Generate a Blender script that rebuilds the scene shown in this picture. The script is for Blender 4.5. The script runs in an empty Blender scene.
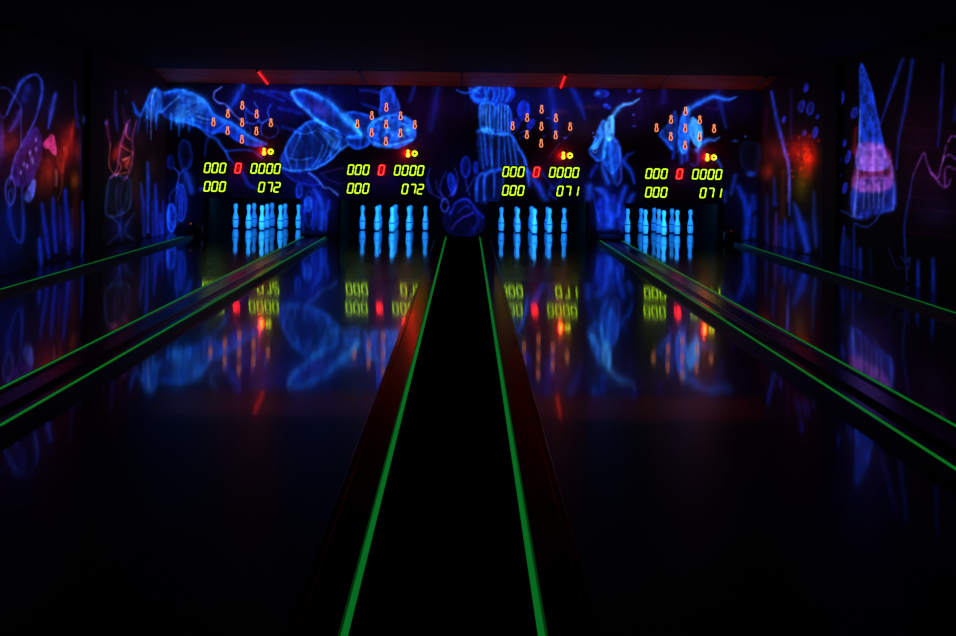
import bpy, bmesh, math
import numpy as np
from mathutils import Matrix, Vector

C = bpy.context.scene.collection
PI = math.pi
rng = np.random.default_rng(7)

# ------------------------------------------------------------------ camera data
FOC, VPX, VPY, ROLL = 1250.0, 467.0, 155.0, math.radians(0.75)
CX, CH = 0.038, 1.092                       # camera x and height above the lanes
WALL_Y = 16.0                               # plane of the painted end wall
WALL_H = 1.969
CEIL_Z = 2.095
SIDE_X = 3.8

def sheet_xy(X, Y, Z):
    """wall point -> coordinates on the mural's drawing sheet"""
    dx = FOC*(X-CX)/Y
    dy = FOC*(CH-Z)/Y
    c, s = math.cos(ROLL), math.sin(ROLL)
    return VPX + dx*c - dy*s, VPY + dx*s + dy*c

# ------------------------------------------------------------------ helpers
def lin(r, g, b):
    def f(c):
        c /= 255.0
        return c/12.92 if c <= 0.04045 else ((c+0.055)/1.055)**2.4
    return (f(r), f(g), f(b), 1.0)

def material(name, base=(0, 0, 0, 1), rough=0.5, spec=0.5, metal=0.0, emit=None, strength=0.0,
             coat=0.0, coat_rough=0.05):
    m = bpy.data.materials.new(name)
    m.use_nodes = True
    p = m.node_tree.nodes['Principled BSDF']
    p.inputs['Base Color'].default_value = base
    p.inputs['Roughness'].default_value = rough
    p.inputs['Specular IOR Level'].default_value = spec
    p.inputs['Metallic'].default_value = metal
    p.inputs['Coat Weight'].default_value = coat
    p.inputs['Coat Roughness'].default_value = coat_rough
    if emit:
        p.inputs['Emission Color'].default_value = emit
        p.inputs['Emission Strength'].default_value = strength
    return m

def bump(m, scale, strength, dist=0.01, stretch=(1, 1, 1), coat=False, detail=3):
    nt = m.node_tree
    p = nt.nodes['Principled BSDF']
    tc = nt.nodes.new('ShaderNodeTexCoord')
    mp = nt.nodes.new('ShaderNodeMapping')
    mp.inputs['Scale'].default_value = stretch
    nz = nt.nodes.new('ShaderNodeTexNoise')
    nz.inputs['Scale'].default_value = scale
    nz.inputs['Detail'].default_value = detail
    bp = nt.nodes.new('ShaderNodeBump')
    bp.inputs['Strength'].default_value = strength
    bp.inputs['Distance'].default_value = dist
    nt.links.new(tc.outputs['Object'], mp.inputs['Vector'])
    nt.links.new(mp.outputs['Vector'], nz.inputs['Vector'])
    nt.links.new(nz.outputs['Fac'], bp.inputs['Height'])
    nt.links.new(bp.outputs['Normal'], p.inputs['Normal'])
    if coat:
        nt.links.new(bp.outputs['Normal'], p.inputs['Coat Normal'])
    return m

def noise_tint(m, ca, cb, scale, stretch=(1, 1, 1)):
    nt = m.node_tree
    p = nt.nodes['Principled BSDF']
    tc = nt.nodes.new('ShaderNodeTexCoord')
    mp = nt.nodes.new('ShaderNodeMapping')
    mp.inputs['Scale'].default_value = stretch
    nz = nt.nodes.new('ShaderNodeTexNoise')
    nz.inputs['Scale'].default_value = scale
    rp = nt.nodes.new('ShaderNodeValToRGB')
    rp.color_ramp.elements[0].position = 0.3
    rp.color_ramp.elements[1].position = 0.7
    rp.color_ramp.elements[0].color = ca
    rp.color_ramp.elements[1].color = cb
    nt.links.new(tc.outputs['Object'], mp.inputs['Vector'])
    nt.links.new(mp.outputs['Vector'], nz.inputs['Vector'])
    nt.links.new(nz.outputs['Fac'], rp.inputs['Fac'])
    nt.links.new(rp.outputs['Color'], p.inputs['Base Color'])
    return m

def obj(name, bm, mat, parent=None, smooth=False):
    me = bpy.data.meshes.new(name)
    bmesh.ops.recalc_face_normals(bm, faces=bm.faces)
    bm.to_mesh(me)
    bm.free()
    if smooth:
        for p in me.polygons:
            p.use_smooth = True
    me.materials.append(mat)
    o = bpy.data.objects.new(name, me)
    C.objects.link(o)
    if parent:
        o.parent = parent
    return o

def thing(name, label, cat, loc=(0, 0, 0), group=None):
    o = bpy.data.objects.new(name, None)
    o.empty_display_size = 0.1
    C.objects.link(o)
    o.location = loc
    tag(o, label, cat, group)
    return o

def tag(o, label, cat, group=None):
    o['label'] = label
    o['category'] = cat
    if group:
        o['group'] = group
    return o

def struct(name, bm, mat, smooth=False):
    o = obj(name, bm, mat, None, smooth)
    o['kind'] = 'structure'
    return o

def dup(root, loc, label=None, group=None):
    r = root.copy(); C.objects.link(r); r.location = loc
    if label: r['label'] = label
    if group: r['group'] = group
    for ch in list(root.children):
        c = ch.copy(); C.objects.link(c); c.parent = r
        for g in list(ch.children):
            d = g.copy(); C.objects.link(d); d.parent = c
    return r

def box(bm, x0, x1, y0, y1, z0, z1, bevel=0.0):
    g = bmesh.ops.create_cube(bm, size=1.0)
    vs = g['verts']
    for v in vs:
        v.co = Vector(((x0+x1)/2+v.co.x*(x1-x0), (y0+y1)/2+v.co.y*(y1-y0), (z0+z1)/2+v.co.z*(z1-z0)))
    if bevel > 0:
        es = set()
        for v in vs:
            es.update(v.link_edges)
        bmesh.ops.bevel(bm, geom=list(es), offset=bevel, segments=2, profile=0.5, affect='EDGES')
    return bm

def newbox(*a, **k):
    return box(bmesh.new(), *a, **k)

def prism_y(bm, prof, y0, y1):
    """closed profile of (x, z) points swept along y"""
    a = [bm.verts.new((x, y0, z)) for x, z in prof]
    b = [bm.verts.new((x, y1, z)) for x, z in prof]
    n = len(prof)
    for i in range(n):
        j = (i+1) % n
        bm.faces.new((a[i], a[j], b[j], b[i]))
    bm.faces.new(a[::-1]); bm.faces.new(b)
    return bm

def prism_x(bm, prof, x0, x1):
    a = [bm.verts.new((x0, y, z)) for y, z in prof]
    b = [bm.verts.new((x1, y, z)) for y, z in prof]
    n = len(prof)
    for i in range(n):
        j = (i+1) % n
        bm.faces.new((a[i], a[j], b[j], b[i]))
    bm.faces.new(a[::-1]); bm.faces.new(b)
    return bm

def rod_y(bm, x, z, r, y0, y1, n=12):
    return prism_y(bm, [(x+r*math.cos(2*PI*i/n), z+r*math.sin(2*PI*i/n)) for i in range(n)], y0, y1)

def lathe(bm, prof, n=28):
    rings = []
    for r, z in prof:
        if r < 1e-6:
            rings.append([bm.verts.new((0, 0, z))])
        else:
            rings.append([bm.verts.new((r*math.cos(2*PI*i/n), r*math.sin(2*PI*i/n), z)) for i in range(n)])
    for A, B in zip(rings, rings[1:]):
        for i in range(n):
            j = (i+1) % n
            if len(A) == 1 and len(B) == 1: continue
            if len(A) == 1: bm.faces.new((A[0], B[j], B[i]))
            elif len(B) == 1: bm.faces.new((A[i], A[j], B[0]))
            else: bm.faces.new((A[i], A[j], B[j], B[i]))
    return bm

def catmull(pts, closed=False, k=10):
    P = np.array(pts, float)
    if len(P) < 3 and not closed:
        t = np.linspace(0, 1, k+1)[:, None]
        return P[0]*(1-t)+P[-1]*t
    out = []
    n = len(P)
    segs = n if closed else n-1
    for i in range(segs):
        if closed:
            p0, p1, p2, p3 = P[(i-1) % n], P[i], P[(i+1) % n], P[(i+2) % n]
        else:
            p0, p1, p2, p3 = P[max(i-1, 0)], P[i], P[i+1], P[min(i+2, n-1)]
        for t in np.arange(k)/k:
            out.append(0.5*(2*p1+(p2-p0)*t+(2*p0-5*p1+4*p2-p3)*t*t+(3*p1-p0-3*p2+p3)*t**3))
    if not closed:
        out.append(P[-1])
    return np.array(out)

# ------------------------------------------------------------------ the mural's drawing sheet
S = 2.0
SW, SH = int(956*S), int(330*S)
sheet = np.zeros((SH, SW, 3), np.float32)

def vnoise(h, w, cell_y, cell_x):
    gy, gx = int(h/cell_y)+3, int(w/cell_x)+3
    g = rng.random((gy, gx))
    y = np.arange(h)/cell_y; x = np.arange(w)/cell_x
    yi, xi = y.astype(int), x.astype(int)
    fy, fx = y-yi, x-xi
    fy = (fy*fy*(3-2*fy))[:, None]; fx = (fx*fx*(3-2*fx))[None]
    return (g[np.ix_(yi, xi)]*(1-fy)*(1-fx)+g[np.ix_(yi, xi+1)]*(1-fy)*fx+g[np.ix_(yi+1, xi)]*fy*(1-fx)+g[np.ix_(yi+1, xi+1)]*fy*fx)

tex = np.clip(0.3+0.75*vnoise(SH, SW, 18, 6)+0.5*vnoise(SH, SW, 6, 6)+0.15*vnoise(SH, SW, 3, 3), 0.3, 1.25)

def _bbox(pts, pad):
    x0 = max(int((pts[:, 0].min()-pad)*S), 0); x1 = min(int((pts[:, 0].max()+pad)*S)+2, SW)
    y0 = max(int((pts[:, 1].min()-pad)*S), 0); y1 = min(int((pts[:, 1].max()+pad)*S)+2, SH)
    return x0, x1, y0, y1

def _grid(bb):
    x0, x1, y0, y1 = bb
    xs = (np.arange(x0, x1)+0.5)/S; ys = (np.arange(y0, y1)+0.5)/S
    return np.meshgrid(xs, ys)

def blend(bb, m, col):
    x0, x1, y0, y1 = bb
    c = np.array(col, np.float32)/255.0
    a = sheet[y0:y1, x0:x1]
    sheet[y0:y1, x0:x1] = 1-(1-a)*(1-c*m[..., None])

def over(bb, m, col):
    x0, x1, y0, y1 = bb
    c = np.array(col, np.float32)/255.0
    a = sheet[y0:y1, x0:x1]
    sheet[y0:y1, x0:x1] = a+(c-a)*m[..., None]

def stroke(pts, w, col, a=1.0, smooth=True, mode=blend, hard=1.75):
    P = catmull(pts, k=6) if smooth else np.array(pts, float)
    n = len(P)
    ws = np.interp(np.linspace(0, 1, n), np.linspace(0, 1, len(w)), w) if isinstance(w, (list, tuple)) else np.full(n, w)
    ws = np.maximum(ws*0.62, 0.3)
    bb = _bbox(P, ws.max()*3)
    if bb[1] <= bb[0] or bb[3] <= bb[2]: return
    X, Y = _grid(bb)
    m = np.zeros_like(X)
    for i in range(n-1):
        ax, ay = P[i]; bx, by = P[i+1]
        vx, vy = bx-ax, by-ay
        L = vx*vx+vy*vy+1e-9
        t = np.clip(((X-ax)*vx+(Y-ay)*vy)/L, 0, 1)
        d = np.hypot(X-ax-vx*t, Y-ay-vy*t)
        ww = ws[i]+(ws[i+1]-ws[i])*t
        m = np.maximum(m, np.exp(-(d/ww)**hard))
    mode(bb, (m*a*0.86*(0.72+0.32*tex[bb[2]:bb[3], bb[0]:bb[1]])).astype(np.float32), col)

def fill(pts, col, a=1.0, rim=None, rimw=2.5, core=0.35, soft=1.2, mode=blend):
    """soft closed shape: dim inside, brighter towards its outline"""
    P = catmull(pts, closed=True, k=6)
    bb = _bbox(P, soft*3+1)
    if bb[1] <= bb[0] or bb[3] <= bb[2]: return
    X, Y = _grid(bb)
    ins = np.zeros(X.shape, bool)
    dm = np.full(X.shape, 1e9)
    n = len(P)
    for i in range(n):
        ax, ay = P[i]; bx, by = P[(i+1) % n]
        cond = ((ay > Y) != (by > Y))
        with np.errstate(divide='ignore', invalid='ignore'):
            xi = (bx-ax)*(Y-ay)/(by-ay+1e-12)+ax
        ins ^= cond & (X < xi)
        vx, vy = bx-ax, by-ay
        t = np.clip(((X-ax)*vx+(Y-ay)*vy)/(vx*vx+vy*vy+1e-9), 0, 1)
        dm = np.minimum(dm, np.hypot(X-ax-vx*t, Y-ay-vy*t))
    inside = np.where(ins, 1.0, np.exp(-(dm/soft)**2))
    core = core*0.85+0.1
    m = inside*(core+(1-core)*np.exp(-dm/rimw))*a*1.05*tex[bb[2]:bb[3], bb[0]:bb[1]]
    mode(bb, np.minimum(m, 1).astype(np.float32), col)
    if rim is not None:
        blend(bb, (np.exp(-(dm/1.2)**2)*a*0.45).astype(np.float32), rim)

def glow(x, y, rx, ry, col, a=1.0, mode=blend, ang=0.0):
    bb = _bbox(np.array([[x, y]], float), max(rx, ry)*2.2)
    if bb[1] <= bb[0] or bb[3] <= bb[2]: return
    X, Y = _grid(bb)
    ca, sa = math.cos(ang), math.sin(ang)
    u = ((X-x)*ca+(Y-y)*sa)/rx; v = (-(X-x)*sa+(Y-y)*ca)/ry
    mode(bb, (np.exp(-(u*u+v*v))*a).astype(np.float32), col)

def oval(x, y, rx, ry, col, a=1.0, core=0.5, rim=None, ang=0.0, rimw=2.0):
    ca, sa = math.cos(ang), math.sin(ang)
    pts = [(x+rx*math.cos(t)*ca-ry*math.sin(t)*sa, y+rx*math.cos(t)*sa+ry*math.sin(t)*ca) for t in np.arange(10)*2*PI/10]
    fill(pts, col, a, rim, rimw, core, 0.8)

def ring(x, y, rx, ry, col, w=1.0, a=1.0):
    stroke([(x+rx*math.cos(t), y+ry*math.sin(t)) for t in np.linspace(0, 2*PI, 14)], w, col, a)

B1 = (14, 78, 226); B2 = (10, 52, 190); B3 = (8, 32, 145); B4 = (4, 14, 90); BL = (44, 124, 252)
PU = (70, 50, 170)

def paint_back():
    # deep-water washes
    for x, y, rx, ry, c in [(255, 108, 62, 26, (6, 8, 84)), (325, 100, 70, 22, (4, 6, 76)), (300, 180, 50, 26, (3, 5, 50)),
                            (432, 108, 34, 20, (30, 4, 46)), (420, 140, 26, 18, (14, 4, 44)), (550, 104, 44, 22, (5, 10, 80)),
                            (585, 128, 30, 14, (34, 12, 34)), (640, 100, 40, 14, (28, 6, 50)), (632, 118, 26, 16, (18, 6, 44)),
                            (715, 104, 40, 20, (16, 6, 66)), (245, 180, 40, 16, (3, 4, 46)), (390, 180, 40, 16, (4, 4, 50)),
                            (560, 178, 36, 18, (5, 5, 56)), (690, 172, 30, 18, (4, 4, 40)), (175, 205, 26, 30, (2, 6, 60)),
                            (464, 188, 34, 40, (2, 4, 46)), (320, 205, 24, 26, (3, 6, 60)), (612, 200, 26, 30, (3, 6, 60)),
                            (745, 200, 22, 34, (2, 5, 44)), (500, 100, 40, 16, (4, 8, 60)), (600, 100, 26, 10, (4, 6, 60))]:
        glow(x, y, rx, ry, (c[0]*0.8, c[1], c[2]*1.05), 0.72)
    # ---- large beast on the left
    fill([(155, 88), (164, 93), (175, 90), (186, 91), (197, 96), (207, 104), (213, 114), (222, 119), (233, 124), (244, 132), (255, 139), (266, 144),
          (256, 146), (240, 142), (224, 132), (212, 133), (199, 127), (190, 123), (180, 122), (168, 118), (160, 112), (153, 118), (146, 116), (150, 95)],
         (12, 60, 210), 0.85, None, 4.0, 0.4)
    fill([(150, 92), (156, 89), (161, 95), (160, 110), (157, 120), (150, 120), (144, 112), (146, 103)], B1, 0.38, None, 4, 0.6)
    for pts in ([(156, 90), (159, 98), (157, 110), (156, 122)], [(152, 96), (154, 106), (152, 118)], [(147, 104), (148, 112), (145, 122)], [(160, 94), (162, 102), (159, 112)]):
        stroke(pts, [2.4, 2.6, 1], B1, 0.7)
    stroke([(133, 103), (136, 111), (140, 115), (143, 110), (147, 101), (151, 92), (155, 89)], [2.2, 3.5, 4, 2, 2, 2, 2], B1)
    stroke([(140, 115), (139, 124), (137, 134)], [4, 2.5, 1], B2, 0.8)
    glow(186, 107, 12, 12, (30, 110, 250), 0.6); glow(180, 116, 9, 8, BL, 0.42); glow(200, 104, 8, 8, BL, 0.4)
    glow(170, 105, 5, 8, (2, 6, 60), 0.75, over); glow(165, 101, 4, 5, (2, 6, 70), 0.6, over)
    for k in range(46):                                     # scaly head
        x, y = 187+rng.normal(0, 8), 107+rng.normal(0, 7)
        glow(x, y, 1.6, 1.3, (4, 24, 130) if k % 2 else (60, 140, 255), 0.4, over)
    stroke([(161, 112), (169, 105), (179, 97)], 1.6, BL, 0.7)
    stroke([(155, 89), (152, 98), (151, 112), (151, 140)], [1.5, 1.5, 1.5, .6], (110, 130, 255), 0.8)
    for x, y0, y1, w in [(179, 116, 137, 2), (171, 114, 130, 1.8), (189, 120, 132, 2.6), (183, 118, 128, 3), (176, 118, 126, 2), (147, 116, 134, 1.5), (156, 116, 130, 2), (193, 118, 127, 2)]:
        stroke([(x, y0), (x+.3, (y0+y1)/2), (x, y1)], [w, w, .5], B1, 0.8)
    stroke([(164, 93), (175, 90.5), (186, 91.5), (197, 96.5), (207, 104), (213, 114), (222, 119.5), (233, 124), (244, 132.5), (255, 139.5), (266, 144)], [2.5, 3, 4, 4, 4, 5, 5, 4.4, 4, 2.6, 1.4], (18, 88, 236), 0.8, hard=1.3)
    stroke([(196, 116), (206, 119), (216, 121)], 1.5, BL, 0.6); stroke([(192, 119), (205, 123), (214, 124)], 1.2, BL, 0.4)
    stroke([(190, 124), (199, 127), (208, 135), (216, 139), (222, 147), (226, 152), (229, 160)], [1, 1.2, 2.4, 3, 2, 2, 1], B1, 0.8)
    stroke([(211, 135), (218, 129), (225, 124)], 2, B2, 0.8)
    stroke([(226, 151), (240, 150), (252, 151), (262, 158)], 1.8, B2, 0.7)
    stroke([(229, 158), (236, 166), (243, 174), (249, 185), (256, 188)], [1.5, 2, 3, 3, 2], B3, 0.9)
    stroke([(209, 137), (206, 144), (205, 156)], [3, 2, 1.5], B3, 0.7)
    # roots and light thread
    stroke([(222, 87), (214.5, 92), (214.3, 98.5), (219, 103), (225, 104), (229, 108.5), (236, 116), (244, 122)], 1.3, (84, 110, 240), 0.85)
    stroke([(243, 86), (237, 97), (230, 108.5)], [5.5, 5.5, 4], (14, 62, 210), 0.85, hard=1.4)
    for pts in ([(244, 106), (249.5, 112), (256, 115), (259, 121), (254, 124), (246, 123), (242, 128)], [(254, 102), (257.8, 108.5), (258.5, 118)],
                [(270.4, 105), (267.6, 112), (268.8, 118.5), (262.7, 123), (261, 128.5), (261.6, 135)],
                [(258, 121), (263, 123), (267, 120)], [(246, 108), (245.5, 116), (247, 123)]):
        stroke(pts, 1.4, (24, 70, 214), 0.75)
    stroke([(274, 125), (278.5, 129), (276, 135), (269, 138), (262.7, 135)], 1.1, (50, 50, 170), 0.6)
    ring(247.5, 131, 3, 4.5, B2, 1.2, 0.6)
    for pts, w in [([(255, 91), (275, 92), (293, 95)], 3), ([(262, 92), (274, 97), (285, 101)], 2), ([(278, 108), (292, 111), (302, 114)], 2.4), ([(282, 127), (292, 130), (300, 133)], 2.5),
                   ([(284, 96), (292, 100), (298, 104)], 2), ([(360, 90), (372, 91), (384, 94)], 2.5), ([(362, 104), (372, 107), (382, 111)], 2)]:
        stroke(pts, w, B3, 0.75)
    # ---- turtle: flipper, shell, head
    fill([(291.5, 92), (302, 90), (316, 95), (329.5, 102), (338, 111), (346, 120), (355, 128), (362, 137), (352, 138), (340, 133), (327, 126), (316, 120), (307, 111), (297, 102)],
         (14, 62, 205), 0.85, None, 3.5, 0.28)
    glow(320, 109, 12, 5, (70, 50, 170), 0.6, ang=.6); glow(312, 101, 10, 4, (20, 10, 80), 0.6, over, .6)
    stroke([(291.5, 92), (302, 90), (316, 95), (329.5, 102), (338, 110.5), (346, 119.5), (355, 127.5), (362, 137)], [2, 2.4, 4.4, 5.6, 5.4, 6, 5.4, 3], (22, 100, 242), 0.9, hard=1.4)
    stroke([(292, 92), (297, 102), (307.5, 111), (316, 119.5), (327, 125.5), (338, 131)], [2.4, 3, 3.4, 3, 1.6, 1.4], (36, 116, 250), 0.85)
    stroke([(344, 114), (352, 123), (360, 132)], [4, 5, 3], (30, 110, 240), 0.7)
    fill([(347, 114), (354, 112.5), (363, 114), (374, 119), (369, 127), (363, 135), (356, 127)], B2, 0.85, B1, 3, 0.5)
    fill([(363, 135), (368, 138), (369, 143), (364, 147), (356, 148), (349, 144), (346, 138), (355, 136)], B2, 0.9, B1, 3, 0.5)
    fill([(318, 120), (307, 123), (296, 132), (289, 141), (285, 150), (281, 158), (283, 168), (292, 171), (305, 170), (316, 168), (330, 160), (339, 151), (346, 144), (338, 133), (327, 127)],
         (10, 56, 185), 0.75, None, 6.0, 0.45)
    stroke([(318, 120), (307, 123), (296, 132), (290, 140), (285.5, 149)], 2.2, B1, 0.8)
    stroke([(283, 168), (292, 170.7), (305, 170), (316, 168), (330, 160), (339, 151), (348, 145)], 1.6, (40, 110, 240), 0.75)
    for pts in ([(323, 145), (319, 157), (312, 167)], [(329, 141), (325, 153), (316, 166)], [(335, 141), (332, 150), (326, 160)], [(296, 132), (306, 134), (316, 130)],
                [(307, 123), (312, 132), (318, 140)], [(318, 128), (326, 133), (334, 140)], [(322, 126), (332, 132), (342, 138)], [(290, 158), (300, 160), (312, 158)],
                [(296, 160), (297, 165), (295, 170)], [(307, 158), (307, 164), (306, 170)], [(285, 150), (287, 158), (291, 168)], [(300, 136), (296, 146), (292, 156)], [(340, 140), (336, 148), (330, 156)]):
        stroke(pts, 1.3, (30, 96, 226), 0.6)
    for k in range(14):
        t = k/13
        stroke([(316+22*t, 130+6*t), (324+18*t, 137+8*t), (331+13*t, 147+4*t)], 0.8, (44, 120, 245), 0.35)
    glow(305, 146, 8, 7, (4, 22, 90), 0.6, over); glow(318, 135, 5, 5, (6, 34, 120), 0.5, over)
    fill([(282, 169), (293, 180), (309, 185), (320, 184), (316, 178), (309, 173), (296, 172)], B4, 0.9, B3, 2, 0.5)
    stroke([(309, 173), (317, 179), (323.5, 187), (330, 188.7), (338, 195)], 1.5, (70, 120, 235), 0.7)
    stroke([(322, 173), (334, 170), (344, 168)], 1.2, (50, 30, 90), 0.6); stroke([(318, 172), (330, 180), (342, 184)], 1.0, (24, 24, 100), 0.6)
    fill([(384, 88.5), (392, 88.5), (395, 96), (398.5, 104), (398.5, 113), (388, 116), (380, 114), (381, 103), (381, 93)], (16, 66, 205), 0.85, None, 4, 0.62)
    for k in range(20):
        glow(380+rng.random()*17, 103+rng.random()*11, 0.9, 0.8, (4, 14, 90), 0.5, over)
    fill([(376, 119.5), (386, 116), (396, 115.5), (407, 118), (413, 124), (415, 131.5), (414, 138), (406, 144), (395, 147.5), (382, 147), (373, 144), (368, 135), (369, 127)],
         (16, 88, 222), 0.95, None, 5, 0.8)
    for k in range(60):
        x, y = 374+rng.random()*34, 117+rng.random()*21
        glow(x, y, 0.8+rng.random()*1.4, 0.7+rng.random(), (4, 20, 110) if k % 3 else (70, 165, 255), 0.7, over)
    stroke([(370, 139), (385, 142), (398, 141), (413, 137.5)], [1, 2, 2, 1], (4, 26, 130), 0.6, mode=over)
    stroke([(374, 143), (386, 146), (400, 143), (412, 139)], 1.6, (60, 150, 250), 0.6)
    glow(408, 128, 4, 7, (40, 120, 250), 0.5)
    stroke([(372, 128), (376, 121), (383, 118)], 1.6, BL, 0.6)
    # weeds below the turtle
    glow(314, 208, 14, 22, (4, 16, 100), 0.8)
    oval(299, 191, 2.6, 7, B3, 0.9, 0.6, B2); oval(308.5, 204, 3, 7.5, (16, 66, 200), 0.95, 0.7); ring(309, 209, 4.2, 18, B2, 1, 0.6)
    stroke([(314, 189), (320, 200), (322.5, 212), (321, 229)], [3, 5.5, 5.5, 4], (14, 54, 180), 0.9); stroke([(329, 201), (328.5, 207), (327, 212)], [3, 3, 1.5], B3)
    for x, y0, y1, w in [(303, 206, 232, 2), (313, 212, 230, 2.5), (316, 202, 226, 2), (326, 212, 230, 2), (305, 198, 212, 1.6)]:
        stroke([(x, y0), (x, y1)], w, B3, 0.8)
    # ---- waterfall of rounded rock tiers
    for pts, w in [([(457, 90), (464, 93), (473, 91), (479, 87)], 1.6), ([(480, 87), (472.5, 95), (476, 100), (485, 99.5)], 3.4), ([(469, 88), (474, 90), (480, 94)], 1.4), ([(484.5, 87), (485.5, 94), (485, 100)], 1.8), ([(489.5, 87), (487.5, 93), (488, 101)], 1.8),
                   ([(498, 87), (499.5, 94), (496, 102)], 2), ([(503, 88), (503, 95), (501, 102)], 1.8), ([(509.5, 88), (510, 94), (506, 101)], 2), ([(492, 88), (494, 95), (492, 101)], 2)]:
        stroke(pts, w, B1, 0.85)
    fill([(472, 88), (511, 88), (508, 102), (478, 103)], B3, 0.9, None, 4, 0.7)
    fill([(480, 120), (480, 106), (485, 103), (493, 104), (494.5, 111), (493, 132), (486, 132), (481, 128)], (20, 84, 220), 0.7, B1, 3, 0.3)
    fill([(496, 108), (505, 105), (510.5, 112), (511, 124), (509, 133), (498, 133)], (14, 56, 190), 0.7, B1, 3, 0.3)
    glow(483, 112, 3.5, 7, BL, 0.4)
    for x in (486.5, 490, 498.5, 501.5, 505, 508):
        stroke([(x, 106), (x-.3, 118), (x, 131)], 1.2, (40, 110, 245), 0.9)
    stroke([(477.5, 131.5), (484, 129), (489.5, 129.5), (495, 134), (506, 133.5), (512.6, 137), (518, 147), (525, 160), (529, 184)], [2.4, 3, 3, 2, 2, 2.2, 2, 1.8, 1], (24, 84, 225), 0.9)
    fill([(478, 131), (490, 129), (506, 133), (514, 139), (520, 152), (526, 166), (500, 170), (482, 168)], (10, 44, 160), 0.5, None, 6, 0.35)
    for x, y0, y1, dx in [(480, 132, 168, 3), (484, 131, 166, 3), (489, 132, 166, 3), (492, 134, 170, 0), (499, 135, 168, 0), (504, 135, 168, 2), (508, 137, 168, 4), (513, 140, 166, 4)]:
        stroke([(x, y0), (x+dx*.5, (y0+y1)/2), (x+dx, y1)], [1.9, 1.6, .9], (22, 76, 215), 0.75)
    for x in (479, 483, 487, 491, 496, 501):
        stroke([(x+1, 150), (x+1.5, 164)], 2.2, (8, 30, 140), 0.5)
    stroke([(476.5, 201), (477, 181), (481, 174), (485, 174)], [2, 3, 3, 2], (22, 76, 215), 0.8); stroke([(484.5, 200), (484.5, 178), (490.5, 172), (494, 174), (494, 196)], [2.4, 2.8, 2.8, 2.2, 1.4], (22, 80, 220), 0.85)
    fill([(477, 201), (477, 178), (484, 172), (498, 169), (502, 176), (498, 200)], B3, 0.4, None, 5, 0.4)
    stroke([(495, 172), (500, 169), (503, 173), (503, 186)], [2, 3, 2.5, 1.5], B1, 0.7)
    stroke([(527.5, 170), (536, 182), (545.5, 199)], [3, 5.5, 5.5], (14, 54, 190), 0.9); stroke([(524, 166), (528, 176), (529, 186)], [2, 3, 3], B2, 0.8)
    stroke([(552, 186), (549, 193), (556, 199)], 2, B3, 0.8); stroke([(538, 166), (547, 180), (553, 188)], 1.4, B3, 0.7); stroke([(565, 176), (556, 186), (548, 196)], 1.4, B3, 0.7)
    # rock, weeds and ring in the middle
    fill([(444, 216), (449, 208), (456, 202), (466, 198.5), (473, 204), (480, 211), (484, 219), (480, 232), (462, 236), (447, 230)], (8, 14, 110), 0.4, None, 6, 0.4)
    stroke([(450, 214), (456, 203), (465.5, 199), (472, 204), (476, 210), (483, 217)], 1.8, (16, 36, 180), 0.85)
    stroke([(452, 229), (455, 224), (461, 219), (473, 213)], 1.7, (44, 30, 160), 0.8); stroke([(458, 212), (466, 206), (470, 209)], 1.3, B3, 0.9); stroke([(474, 210), (479, 220), (474, 230)], 3.5, (8, 20, 130), 0.7)
    ring(444.8, 205.3, 3.6, 6.6, (40, 60, 200), 1.3, 0.9)
    for pts in ([(446, 172), (440.4, 185), (442, 196), (446, 202)], [(426.5, 178), (429, 191), (440, 198), (444, 202)], [(436, 180), (438, 190), (446, 199)], [(455, 168), (458, 182), (452, 197)], [(465.6, 177.7), (467, 187), (470, 196)],
                [(475, 176), (469, 188), (466, 192)], [(449, 196), (455, 190), (457, 180)], [(430, 168), (428, 180), (432, 192)]):
        stroke(pts, 1.1, (34, 40, 160), 0.7)
    oval(452, 184, 3.6, 11, B3, 0.9, 0.6, None, -.15); oval(465.6, 167, 4.4, 10, B4, 1, 0.5, B3); oval(475.8, 167.5, 2, 5.5, B3, 1, 0.6)
    # bubbles and stems
    oval(523.6, 110.5, 5.6, 9.4, (12, 34, 165), 0.9, 0.75); oval(531, 124, 3.2, 5, (10, 28, 150), 0.9, 0.75, None, .7); oval(516, 123, 2.5, 5, (8, 20, 110), .8, .7)
    for pts in ([(521.5, 120), (517, 129.5), (511.5, 135)], [(531, 128), (524, 136), (519, 139)], [(520, 133), (524, 131), (529, 131)]):
        stroke(pts, 1.2, B3, 0.8)
    stroke([(550.8, 88), (553.5, 111), (556.5, 136)], [6.5, 6.5, 5], (8, 34, 160), 0.75, hard=1.3); stroke([(571.5, 88), (579.4, 103), (585, 119)], [5, 4.4, 2], (8, 38, 160), 0.75, hard=1.3)
    stroke([(414.5, 87), (409.5, 101)], 3.2, (8, 22, 120), 0.8); stroke([(438, 89), (435, 108), (431, 130)], [6, 5.5, 4], (8, 24, 115), 0.6, hard=1.3); stroke([(330, 87), (328, 98)], 3, B4, 0.8)
    oval(601.4, 93.8, 7.2, 3.6, B3, 0.9, 0.6); glow(598, 93.5, 2.2, 1.5, (50, 110, 255), 0.8); oval(607, 106.4, 3.6, 1.6, B2, 0.9, 0.6, None, .5)
    glow(629.5, 91, 2.4, 1.6, (16, 30, 180)); glow(639, 91, 3, 1.8, (20, 36, 200)); glow(548, 118, 2.4, .8, B2); glow(565, 137.8, 1.8, .8, (60, 60, 200)); glow(544, 136, 1.5, .7, B2); glow(594, 137, 1, .7, (70, 90, 230)); glow(593, 133, .8, .6, (70, 90, 230))
    glow(633.5, 115, 1, .8, (40, 70, 180)); glow(634, 126, 1.8, .7, (40, 50, 170))
    stroke([(560, 143), (553, 152), (549, 158)], 1.1, (30, 30, 110), .6); stroke([(572, 132), (563, 142)], 1, (30, 20, 90), .6)
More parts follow.
